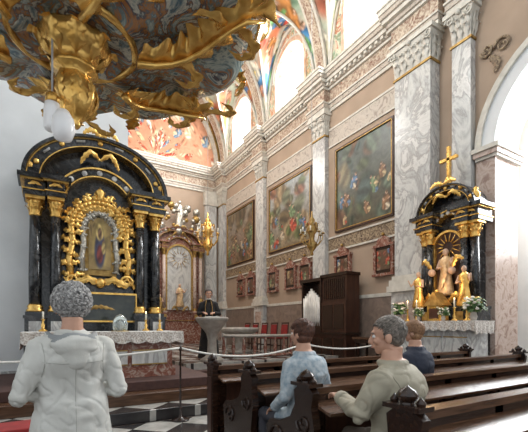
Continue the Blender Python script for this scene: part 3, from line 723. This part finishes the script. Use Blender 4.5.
# organ cabinet
PIPE=mat('tin_organ_pipe',(.72,.70,.66),(.5,.48,.45),rough=.35,metal=.4)
b=MB(); y0,y1=7.72,9.75; xf=7.28; xb=7.8
b.box(xf,xb,y0,y1,0,2.0,WOODR); b.box(xf-.05,xb,y0-.05,y1+.05,1.05,1.12,WOOD); b.box(xf-.05,xb,y0-.05,y1+.05,0,.12,WOOD)
b.box(xf+.02,xb,y0,y0+1.05,2.0,2.75,WOODR); b.box(xf-.03,xb,y0-.05,y0+1.1,2.75,2.84,WOOD)
b.box(xf+.3,xb,y1-.95,y1,2.0,2.7,WOOD)
for (a,c) in ((y1-.98,y1-.92),(y1-.07,y1)): b.box(xf-.02,xb,a,c,1.12,2.7,WOOD)
b.box(xf-.05,xb,y1-1.0,y1+.05,2.68,2.78,WOOD)
b.box(xf-.01,xb,y1-.95,y1,1.12,1.3,WOOD)
for k in range(9):
    yy=y1-.87+k*.094; h=1.15-.28*abs(k-4)/4
    b.lathe([(.012,1.3),(.038,1.45),(.038,1.32+h)],(xf-.0,yy,0),PIPE,12)
for k in range(11): b.box(xf-.0,xf+.02,y0+.08+k*.083,y0+.12+k*.083,2.08,2.68,WOOD)
for k in range(2): b.box(xf-.015,xf,y0+.08+k*.48,y0+.5+k*.48,1.2,1.92,WOOD)
for k in range(4): b.box(xf-.015,xf,y0+.1+k*.48,y0+.5+k*.48,.25,.95,WOOD)
b.build('pipe_organ_cabinet')
b=MB(); b.box(7.2,7.75,6.5,7.4,.95,1.0,WOODL)
for y in(6.55,7.3):
    for x in(7.25,7.67): b.box(x,x+.05,y,y+.05,0,.95,WOOD)
b.box(7.23,7.72,6.56,7.34,.85,.95,WOOD); b.build('side_table')
def chair(x,y,z,rot):
    b=MB()
    for sx in(-.2,.2):
        b.tube([(sx,-.2,0),(sx,-.2,.45),(sx*.95,-.25,.95)],.018,WOODR,8); b.tube([(sx,.2,0),(sx,.2,.44)],[.014,.02],WOODR,8)
        b.box(sx-.012,sx+.012,-.2,.2,.2,.225,WOODR)
    b.box(-.22,.22,-.22,.22,.42,.45,WOODR); b.box(-.21,.21,-.19,.21,.45,.50,REDC)
    b.add([(-.17,-.225,.58),(.17,-.225,.58),(.17,-.26,.90),(-.17,-.26,.90),(-.17,-.185,.58),(.17,-.185,.58),(.17,-.215,.90),(-.17,-.215,.90)],[(0,1,2,3),(4,7,6,5),(0,4,5,1),(2,6,7,3),(0,3,7,4),(1,5,6,2)],REDC)
    b.box(-.2,.2,-.27,-.23,.92,.97,WOODR)
    b.build('red_chair',(x,y,z),rot,bevel=.006)
for i in range(5): chair(6.6,10.1+i*.65,.45,pi/2)
b=MB()
b.lathe([(.26,0),(.27,.06),(.16,.12),(.11,.2),(.10,.5),(.13,.66),(.26,.84),(.36,.98),(.38,1.03),(.36,1.06),(.001,1.07)],(0,0,0),STONE,28,gad=.05,gn=10)
b.tube([(.36*math.cos(2*pi*i/32),.36*math.sin(2*pi*i/32),1.03) for i in range(33)],.025,STONE,8)
b.add([(-.17,-.10,1.08),(.17,-.10,1.08),(.17,.14,1.075),(-.17,.14,1.075),(-.17,-.10,1.065),(.17,-.10,1.065),(.17,.14,1.065),(-.17,.14,1.065)],[(0,1,2,3),(4,7,6,5),(0,4,5,1),(2,6,7,3),(0,3,7,4),(1,5,6,2)],CLOTH)
b.build('stone_ambo',(3.50,8.30,.45),-.38)
b=MB(); b.lathe([(.35,0),(.36,.08),(.2,.16),(.16,.4),(.3,.55),(.55,.66),(.6,.74),(.58,.8),(.001,.81)],(0,0,0),STONE,32,gad=.04,gn=12); b.build('baptismal_font',(5.3,10.4,.45))
b=MB()
for i in range(19):
    a=-.9+1.8*i/18; x=5.4+1.6*math.sin(a); y=9.6-.9*math.cos(a)
    if i%2==0: b.lathe([(.05,0),(.05,.05),(.03,.1),(.055,.25),(.03,.45),(.05,.55)],(x,y,.45),REDM,10)
b.tube([(5.4+1.6*math.sin(-.9+1.8*i/18),9.6-.9*math.cos(-.9+1.8*i/18),1.03) for i in range(19)],.07,STONE,8,flat=.6)
b.tube([(5.4+1.6*math.sin(-.9+1.8*i/18),9.6-.9*math.cos(-.9+1.8*i/18),.50) for i in range(19)],.07,REDM,8,flat=.6)
b.build('communion_rail')
def chandelier(name,x,y,z,s,gm):
    b=MB(); b.tube([(0,0,.6*s),(0,0,13.2-z)],.006,LEAD,6)
    b.lathe([(.001,-.75*s),(.05*s,-.7*s),(.03*s,-.62*s),(.12*s,-.5*s),(.16*s,-.38*s),(.06*s,-.25*s),(.08*s,-.1*s),(.16*s,.02*s),(.13*s,.15*s),(.05*s,.25*s),(.09*s,.36*s),(.03*s,.45*s),(.02*s,.62*s)],(0,0,0),gm,16,gad=.1)
    for k in range(8):
        a=k*pi/4; c,q=math.cos(a),math.sin(a)
        b.tube([(c*.08*s,q*.08*s,-.3*s),(c*.2*s,q*.2*s,-.42*s),(c*.32*s,q*.32*s,-.25*s),(c*.34*s,q*.34*s,-.08*s)],.015*s,gm,6)
        b.lathe([(.05*s,-.08*s),(.06*s,-.05*s),(.001,-.04*s)],(c*.34*s,q*.34*s,0),gm,10); b.lathe([(.018*s,-.05*s),(.018*s,.10*s)],(c*.34*s,q*.34*s,0),WAX,8)
        b.leaf([(c*.1*s,q*.1*s,.1*s),(c*.2*s,q*.2*s,.25*s),(c*.25*s,q*.25*s,.1*s)],.05*s,gm,nrm=(0,0,1),lobes=3)
        b.tube([(c*.34*s,q*.34*s,-.05*s),(c*.15*s,q*.15*s,.2*s),(0,0,.5*s)],.006*s,gm,5)
    b.build(name,(x,y,z))
chandelier('chandelier',6.0,7.62,3.75,.85,GOLDD); chandelier('chandelier',4.9,12.0,4.55,1.1,GOLD)
# ------------------------------------------------------------ PEOPLE
def remesh(mb,voxel,smooth=6):
    me=mb.mesh('tmp'); o=bpy.data.objects.new('tmp',me); COL.objects.link(o)
    r=o.modifiers.new('r','REMESH'); r.mode='VOXEL'; r.voxel_size=voxel
    s_=o.modifiers.new('s','SMOOTH'); s_.iterations=smooth; s_.factor=.5
    dg=bpy.context.evaluated_depsgraph_get(); dg.update()
    out=bpy.data.meshes.new_from_object(o.evaluated_get(dg)); bpy.data.objects.remove(o)
    return out
def loft(b,rings,m,seg=20):
    v=[];f=[]
    for (z,rx,ry,ox,oy) in rings:
        for i in range(seg):
            a=2*pi*i/seg; c,s_=math.cos(a),math.sin(a)
            e=.85
            v.append((ox+rx*math.copysign(abs(c)**e,c),oy+ry*math.copysign(abs(s_)**e,s_),z))
    for j in range(len(rings)-1):
        for i in range(seg): f.append((j*seg+i,j*seg+(i+1)%seg,(j+1)*seg+(i+1)%seg,(j+1)*seg+i))
    f.append(tuple(reversed(range(seg)))); f.append(tuple(range((len(rings)-1)*seg,len(rings)*seg)))
    b.add(v,f,m,True)
SKIN=mat('skin',(.55,.31,.21),(.46,.25,.17),rough=.5,scale=12)
EYEW=mat('eye_white',(.8,.78,.75),rough=.2); EYED=mat('eye_dark',(.03,.02,.015),rough=.2); LIP=mat('lips',(.42,.16,.13),rough=.5)
SHOE=mat('shoe_leather',(.03,.022,.018),rough=.4)
LIN=mat('jacket_lining',(.28,.29,.29),(.20,.21,.21),rough=.9)
DUM=SKIN
def seg_d(p,a,b_):
    ab=b_-a; t=max(0,min(1,(p-a).dot(ab)/max(1e-9,ab.length_squared))); return (p-(a+ab*t)).length
def person(name,loc,yaw,sc=1,seated=False,lean=0,elbows=None,wrists=None,top=None,bottom=None,hair=None,hairstyle='short',headyaw=0,headpitch=0,hood=False,robe=False,collar=None,bulk=1.0,fold=.010,hs=1.0,seams=None):
    root=bpy.data.objects.new(name,None); COL.objects.link(root); root.location=loc; root.rotation_euler=(0,0,yaw); root.scale=(sc,)*3
    b=MB(); zp=.56 if seated else .93
    V=Vector
    sh=zp+.47; nk=zp+.54
    k=bulk
    rings=[(zp-.10,.12*k,.10*k),(zp-.04,.175*k,.125*k),(zp+.04,.18*k,.13*k),(zp+.14,.168*k,.122*k),(zp+.24,.170*k,.124*k),(zp+.34,.182*k,.128*k),(zp+.42,.178*k,.112*k),(zp+.47,.140*k,.095),(zp+.505,.092,.078),(zp+.54,.062,.062),(zp+.60,.056,.058)]
    loft(b,[(z,rx,ry,0,lean*(z-zp)-(.03 if z>zp+.3 and z<zp+.5 else 0)) for z,rx,ry in rings],DUM)
    el=elbows or [(-.25,.0,sh-.28),(.25,.0,sh-.28)]; wr=wrists or [(-.18,.2,sh-.40),(.18,.2,sh-.40)]
    for i,sg in enumerate((-1,1)):
        s0=V((sg*.165*k,lean*.47-.01,sh-.055)); e=V(el[i]); w=V(wr[i])
        b.tube([V((sg*.06,lean*.47-.01,sh-.01)),s0,s0.lerp(e,.5),e,e.lerp(w,.45),w],[.062,.072*k,.064*k,.056*k,.050*k,.038*k],DUM,12)
        b.sph(s0,.072*k,DUM,12); b.sph(e,.056*k,DUM,10)
    legs=[]
    for sg in(-1,1):
        h=V((sg*.09,0,zp-.02))
        if seated: kn=V((sg*.12,.40,.53)); an=V((sg*.12,.38,.1))
        else: kn=V((sg*.09,.02,.49)); an=V((sg*.09,-.01,.09))
        legs.append((h,kn,an))
        if not robe:
            b.tube([h,h.lerp(kn,.5),kn,kn.lerp(an,.35),an],[.105,.088,.065,.062,.045],DUM,12); b.sph(kn,.066,DUM,10)
    if robe:
        loft(b,[(.03,.27,.24,0,.0),(.3,.24,.21,0,.0),(.6,.20,.17,0,0),(.9,.175,.13,0,0),(1.0,.165,.12,0,0)],DUM)
    if not robe:
        b.tube([(.082*math.cos(a),lean*.52+.0-.072*math.sin(a),nk-.028) for a in [2*pi*i/14 for i in range(15)]],.022,DUM,8)
    if not seated and not robe:
        loft(b,[(zp-.16,.225*k,.165*k,0,0),(zp-.12,.22*k,.16*k,0,0),(zp+.1,.18*k,.135*k,0,0)],DUM)
    elif seated:
        loft(b,[(.47,.19*k,.15*k,0,.02),(.52,.195*k,.155*k,0,.02),(zp+.1,.17*k,.13*k,0,.01)],DUM)
    me=remesh(b,.0095,8)
    me.materials.clear()
    for m in (top,bottom,SKIN): me.materials.append(m)
    nz=nk-.005
    vn=[v.normal.copy() for v in me.vertices]
    for v,n in zip(me.vertices,vn):
        c=v.co
        if c.z<nz:
            wv=noise.noise(V((c.x*6,c.y*6,c.z*5)))*1.6
            a1=noise.noise(V((c.x*4+1,c.y*4,c.z*4)))
            # drapery: few long folds, stronger round elbows and waist
            near=min((c-V(e)).length for e in el); amp=.55+.9*math.exp(-(near/.12)**2)+.5*math.exp(-((c.z-zp-.12)/.10)**2)
            s1=noise.noise(V((c.x*5+wv*.5,c.y*5,c.z*10-abs(c.x)*12+wv)))
            s2=abs(noise.noise(V((c.x*7+7,c.y*7+wv,c.z*9+c.x*8))))
            q=fold*(a1*.8+s1*1.0*amp-.45*math.exp(-(s2/.07)**2))
            v.co=c+n*q
    for p in me.polygons:
        p.use_smooth=True; c=p.center; mi=0
        if c.z>nz: mi=2
        elif not robe:
            dl=min(min(seg_d(c,a,kk),seg_d(c,kk,an)) for a,kk,an in legs)
            if seated: 
                if (c.y>.2 and c.z<.63 and dl<.12) or c.z<.44: mi=1
            elif c.z<zp-.17: mi=1
        p.material_index=mi
    o=bpy.data.objects.new('body',me); COL.objects.link(o); o.parent=root
    if seams:
        from mathutils.bvhtree import BVHTree
        bv=BVHTree.FromPolygons([v.co.copy() for v in me.vertices],[list(p.vertices) for p in me.polygons])
        b=MB()
        def lay(pts):
            out=[]
            for p in pts:
                h=bv.ray_cast(V((p[0],-1.2,p[1])),V((0,1,0)))
                if h[0] is not None: out.append(tuple(h[0]+V((0,-.0005,0))))
            if len(out)>2: b.tube(out,.0022,seams,5)
        lay([(.0,zp-.1+i*.5/20) for i in range(20)])
        lay([(-.155*k+i*.31*k/20,sh-.13-.012*math.sin(pi*i/20)) for i in range(21)])
        for sg in(-1,1): lay([(sg*(.158-.012*math.sin(pi*i/12))*k,sh-.02-i*.2/12) for i in range(13)])
        b.build('seams',parent=root)
    if hood:
        b=MB(); y0=lean*.5
        b.sph((0,y0-.115,nk-.10),.14,DUM,18,ry=.062,rz=.078); b.sph((0,y0-.135,nk-.175),.085,DUM,14,ry=.042,rz=.08)
        b.tube([(.135*math.cos(a),y0+.035-.145*math.sin(a),nk-.035-.045*math.sin(a)) for a in [pi*i/12 for i in range(13)]],[.02+.018*math.sin(pi*i/12) for i in range(13)],DUM,8)
        hm=remesh(b,.008,3); hm.materials.clear(); hm.materials.append(top); hm.materials.append(LIN)
        for v in hm.vertices:
            c=v.co; s1=noise.noise(V((c.x*9,c.y*8,c.z*20))); v.co=c+v.normal*(.012*s1)
        for p in hm.polygons:
            p.use_smooth=True
            if p.normal.z>.45 and p.center.y>y0-.15 and p.center.z>nk-.11: p.material_index=1
        ho=bpy.data.objects.new('hood',hm); COL.objects.link(ho); ho.parent=root
    b=MB()
    for (h,kn,an) in legs:
        yy=an.y if not robe else .08
        b.sph((an.x,yy+.05,.045),.045,SHOE,12,ry=.12,rz=.04); b.box(an.x-.04,an.x+.04,yy-.06,yy+.14,0,.02,SHOE); b.tube([(an.x,yy-.0,.12),(an.x,yy,.05)],[.045,.05],SHOE,10)
    b.build('shoes',parent=root)
    for i,sg in enumerate((-1,1)):
        e=V(el[i]); w=V(wr[i]); d=(w-e).normalized()
        side=d.cross(V((0,0,1))).normalized(); upv=side.cross(d)
        b=MB()
        b.M=Matrix((( side.x,d.x,upv.x,w.x),(side.y,d.y,upv.y,w.y),(side.z,d.z,upv.z,w.z),(0,0,0,1)))
        b.tube([(0,-.05,0),(0,0,0),(0,.02,0)],[.03,.026,.028],SKIN,10)
        b.sph((0,.045,0),.04,SKIN,12,ry=.05,rz=.018)
        for fx,L in ((-.030,.066),(-.010,.078),(.010,.073),(.030,.058)):
            b.tube([(fx*.8,.05,0),(fx,.085,.0),(fx*1.05,.085+L*.45,-.010),(fx*1.05,.085+L*.75,-.030),(fx,.085+L*.85,-.052)],[.0105,.0095,.0088,.008,.0065],SKIN,8)
        tx=-sg
        b.tube([(tx*.02,.015,-.005),(tx*.05,.045,-.012),(tx*.06,.075,-.022),(tx*.052,.10,-.03)],[.014,.012,.0105,.008],SKIN,8)
        b.M=Matrix.Identity(4)
        hm=remesh(b,.0045,2); hm.materials.clear(); hm.materials.append(SKIN)
        for p in hm.polygons: p.use_smooth=True
        ho=bpy.data.objects.new('hand_%s'%('l' if sg<0 else 'r'),hm); COL.objects.link(ho); ho.parent=root
        b=MB(); b.tube([w-d*.05,w-d*.02,w+d*.012],[.043*k,.044*k,.041*k],top,12); b.build('cuff',parent=root)
    hc=V((0,lean*.62+.02,nk+.135))
    HR=Matrix.Translation(hc)@Matrix.Rotation(headyaw,4,'Z')@Matrix.Rotation(headpitch,4,'X')@Matrix.Scale(hs,4)
    b=MB()
    b.sph((0,-.01,.03),.076,SKIN,20,ry=.096,rz=.09)
    b.sph((0,.018,-.035),.058,SKIN,16,ry=.07,rz=.075)
    b.sph((0,.055,-.085),.028,SKIN,12,ry=.024,rz=.022)
    b.tube([(0,-.03,-.06),(0,-.02,-.15)],[.055,.056],SKIN,14)
    b.tube([(0,.082,.015),(0,.100,-.015),(0,.104,-.03),(0,.085,-.04)],[.010,.013,.016,.010],SKIN,8)
    b.tube([(-.045,.07,.028),(0,.088,.026),(.045,.07,.028)],[.010,.012,.010],SKIN,8)
    for sg in(-1,1):
        b.sph((sg*.04,.06,-.025),.026,SKIN,10,ry=.022,rz=.022)
        b.sph((sg*.080,-.01,-.01),.012,SKIN,10,ry=.022,rz=.034)
    b.tube([(-.022,.082,-.062),(0,.090,-.06),(.022,.082,-.062)],[.006,.010,.006],SKIN,8)
    hm=remesh(b,.006,3); hm.materials.clear(); hm.materials.append(SKIN)
    for p in hm.polygons: p.use_smooth=True
    ho=bpy.data.objects.new('head',hm); COL.objects.link(ho); ho.parent=root; ho.matrix_local=HR
    b=MB()
    for sg in(-1,1):
        b.sph((sg*.031,.076,.004),.011,EYEW,10); b.sph((sg*.031,.085,.004),.005,EYED,8)
        b.tube([(sg*.018,.090,.022),(sg*.033,.089,.027),(sg*.05,.076,.022)],.0035,hair,6)
    b.tube([(-.02,.090,-.064),(0,.0965,-.063),(.02,.090,-.064)],[.002,.0045,.002],LIP,6)
    fo=b.build('face_features',parent=root); fo.matrix_local=HR
    rs=random.Random(len(name)*7+3); b=MB()
    puff={'curly':.016,'short':.0,'bob':.008}[hairstyle]
    low=-.055 if hairstyle!='curly' else -.06
    b.sph((0,-.022,.040),.078+puff*.6,hair,18,ry=.088+puff*.5,rz=.083+puff*.6)
    if hairstyle=='bob': b.sph((0,-.03,-.03),.080,hair,16,ry=.072,rz=.07)
    else: b.sph((0,-.047,-.01),.066,hair,16,ry=.056,rz=.055)
    hm=remesh(b,.006,1); hm.materials.clear(); hm.materials.append(hair)
    for p in hm.polygons: p.use_smooth=True
    ho=bpy.data.objects.new('hair_cap',hm); COL.objects.link(ho); ho.parent=root; ho.matrix_local=HR
    b=MB(); N=900 if hairstyle=='curly' else 1100
    for i in range(N):
        t=(i+.5)/N; zz=1-2*t; a=i*2.39996
        rr=math.sqrt(1-zz*zz); x,y,z=rr*math.cos(a),rr*math.sin(a),zz
        px,py,pz=x*(.080+puff),-.014+y*(.094+puff),.035+z*(.088+puff)
        hl=low+(.02 if y>-.2 else 0)
        if y>.25: hl=.05+.03*min(1,(y-.25)*2)
        if pz<hl: continue
        if y>.0 and abs(x)>.6 and pz<.0: continue
        if hairstyle=='curly':
            q=1+.07*rs.random(); P0=V((px*q,py*q,pz*q)); nrm=V((x,y,z)); u1=nrm.orthogonal().normalized(); u2=nrm.cross(u1); r=.011+.006*rs.random(); ph=rs.random()*6
            pts=[P0+u1*r*math.cos(ph+j*1.1)+u2*r*math.sin(ph+j*1.1)+nrm*(.003*j-.004) for j in range(5)]
            b.tube(pts,[.003,.0045,.005,.0045,.002],hair,5)
        else:
            P0=V((px,py,pz))*(1+.02*rs.random()); nrm=V((x,y,z)); crown=V((0,-.6,.8))
            d=(crown-nrm*crown.dot(nrm)); d=-d.normalized() if d.length>.05 else V((1,0,0))
            d=(d+V((rs.uniform(-.25,.25),rs.uniform(-.25,.25),rs.uniform(-.15,.15)))).normalized()
            L=.034 if hairstyle=='short' else .045
            b.tube([P0-d*L*.3,P0+d*L*.3+nrm*.002,P0+d*L*.8-nrm*.003],[.003,.0048,.0015],hair,5)
    ho=b.build('hair',parent=root); ho.matrix_local=HR
    if collar:
        b=MB(); b.tube([(.062*math.cos(a),lean*.55+.005+.062*math.sin(a),nk+.01) for a in [2*pi*i/20 for i in range(21)]],.014,collar,8)
        for sg in(-1,1): b.tube([(sg*.055,.06,nk-.02),(sg*.085,.13,nk-.2),(sg*.08,.155,nk-.5),(sg*.085,.175,nk-.8)],.03,GOLDD,8,flat=.3)
        b.build('collar',parent=root)
    return root
def fabric(name,c1,c2,sc=5,rough=.85): return mat(name,c1,c2,rough=rough,scale=sc,bump=.35,bscale=160,bdist=.004)
JW=fabric('cream_jacket',(.58,.57,.53),(.47,.46,.42),4)
JB=fabric('olive_beige_jacket',(.37,.335,.25),(.28,.25,.185),4,.75)
SB=fabric('blue_grey_blouse',(.22,.29,.34),(.46,.50,.52),26)
SEAMW=mat('seam_thread',(.40,.39,.35),rough=.9); SEAMB=mat('dark_seam_thread',(.18,.16,.12),rough=.9)
DK=fabric('dark_coat',(.020,.024,.04),(.035,.04,.06)); CAS=fabric('black_cassock',(.012,.011,.012),(.02,.018,.018))
TR=fabric('dark_trousers',(.05,.05,.06),(.03,.03,.04)); TRB=fabric('brown_trousers',(.13,.10,.08),(.09,.07,.05))
HG=mat('grey_curly_hair',(.46,.44,.42),(.17,.165,.16),rough=.6,scale=60,detail=2); HG2=mat('grey_hair',(.24,.20,.165),(.07,.06,.05),rough=.55,scale=60,detail=2)
HB_=mat('auburn_hair',(.13,.048,.024),(.035,.014,.008),rough=.45,scale=50); HL=mat('light_brown_hair',(.36,.20,.10),(.18,.09,.045),rough=.5,scale=50); HD=mat('dark_hair',(.06,.04,.03),rough=.5,scale=40)
person('standing_woman',(.14,2.33,0),.08,.875,elbows=[(-.285,-.04,1.06),(.285,-.04,1.06)],wrists=[(-.09,.22,1.10),(.09,.22,1.10)],top=JW,bottom=TR,hair=HG,hairstyle='curly',hood=True,bulk=1.10,headpitch=-.1,fold=.016,hs=1.10,seams=SEAMW)
person('seated_man',(1.86,1.50,.0),.30,1.0,seated=True,lean=.10,elbows=[(-.29,.12,.80),(.29,.10,.78)],wrists=[(-.13,.33,.84),(.12,.34,.76)],top=JB,bottom=TRB,hair=HG2,hairstyle='short',headyaw=.35,bulk=1.14,fold=.016,headpitch=-.05,hs=1.02,seams=SEAMB)
person('seated_woman',(1.86,2.42,.0),.15,1.0,seated=True,lean=.08,top=SB,bottom=TR,hair=HB_,hairstyle='bob',headyaw=.2,bulk=.97,fold=.011,hs=.94)
person('seated_visitor',(3.26,2.42,.0),.1,1.0,seated=True,lean=.05,top=DK,bottom=TR,hair=HL,hairstyle='bob',headyaw=.3,bulk=.98,hs=.92)
person('priest',(3.66,8.90,.45),pi-.38,1.04,elbows=[(-.25,.05,1.12),(.25,.05,1.12)],wrists=[(-.13,.26,1.13),(.13,.26,1.13)],top=CAS,bottom=CAS,hair=HD,hairstyle='short',robe=True,collar=CLOTH,headpitch=-.08,hs=1.05)
# ------------------------------------------------------------ LIGHT
def area(name,loc,rot,size,sy,e,col):
    l=bpy.data.lights.new(name,'AREA'); l.shape='RECTANGLE'; l.size=size; l.size_y=sy; l.energy=e; l.color=col
    o=bpy.data.objects.new(name,l); COL.objects.link(o); o.location=loc; o.rotation_euler=rot; return o
for yc in WY: area('daylight_window',(XW+.2,yc,10.9),(0,math.radians(65),0),1.6,1.6,480,(.95,.98,1))
area('daylight_chapel',(11.0,3.0,5.2),(0,math.radians(80),0),3,3.5,620,(.92,.97,1))
def point(name,loc,e,col,r=.3):
    l=bpy.data.lights.new(name,'POINT'); l.energy=e; l.shadow_soft_size=r; l.color=col; o=bpy.data.objects.new(name,l); COL.objects.link(o); o.location=loc
for yc in (6,10,14.5): point('nave_fill',(3.8,yc,9.0),340,(1,.985,.96),.6)  # added fill lights without fixtures, to brighten nave and vault
point('altar_candle_glow',(6.6,4.75,2.2),16,(1,.65,.35),.15)
w=bpy.data.worlds.new('World'); S.world=w; w.use_nodes=True
w.node_tree.nodes['Background'].inputs[0].default_value=(.89,.95,1,1); w.node_tree.nodes['Background'].inputs[1].default_value=1.12
cd=bpy.data.cameras.new('camera'); cam=bpy.data.objects.new('camera',cd); COL.objects.link(cam)
cd.sensor_width=36; cd.lens=370/528*36; cd.shift_y=110/528; cd.clip_start=.05
cam.location=(0,0,1.3); cam.rotation_euler=(pi/2,0,-math.atan(221/370)); S.camera=cam
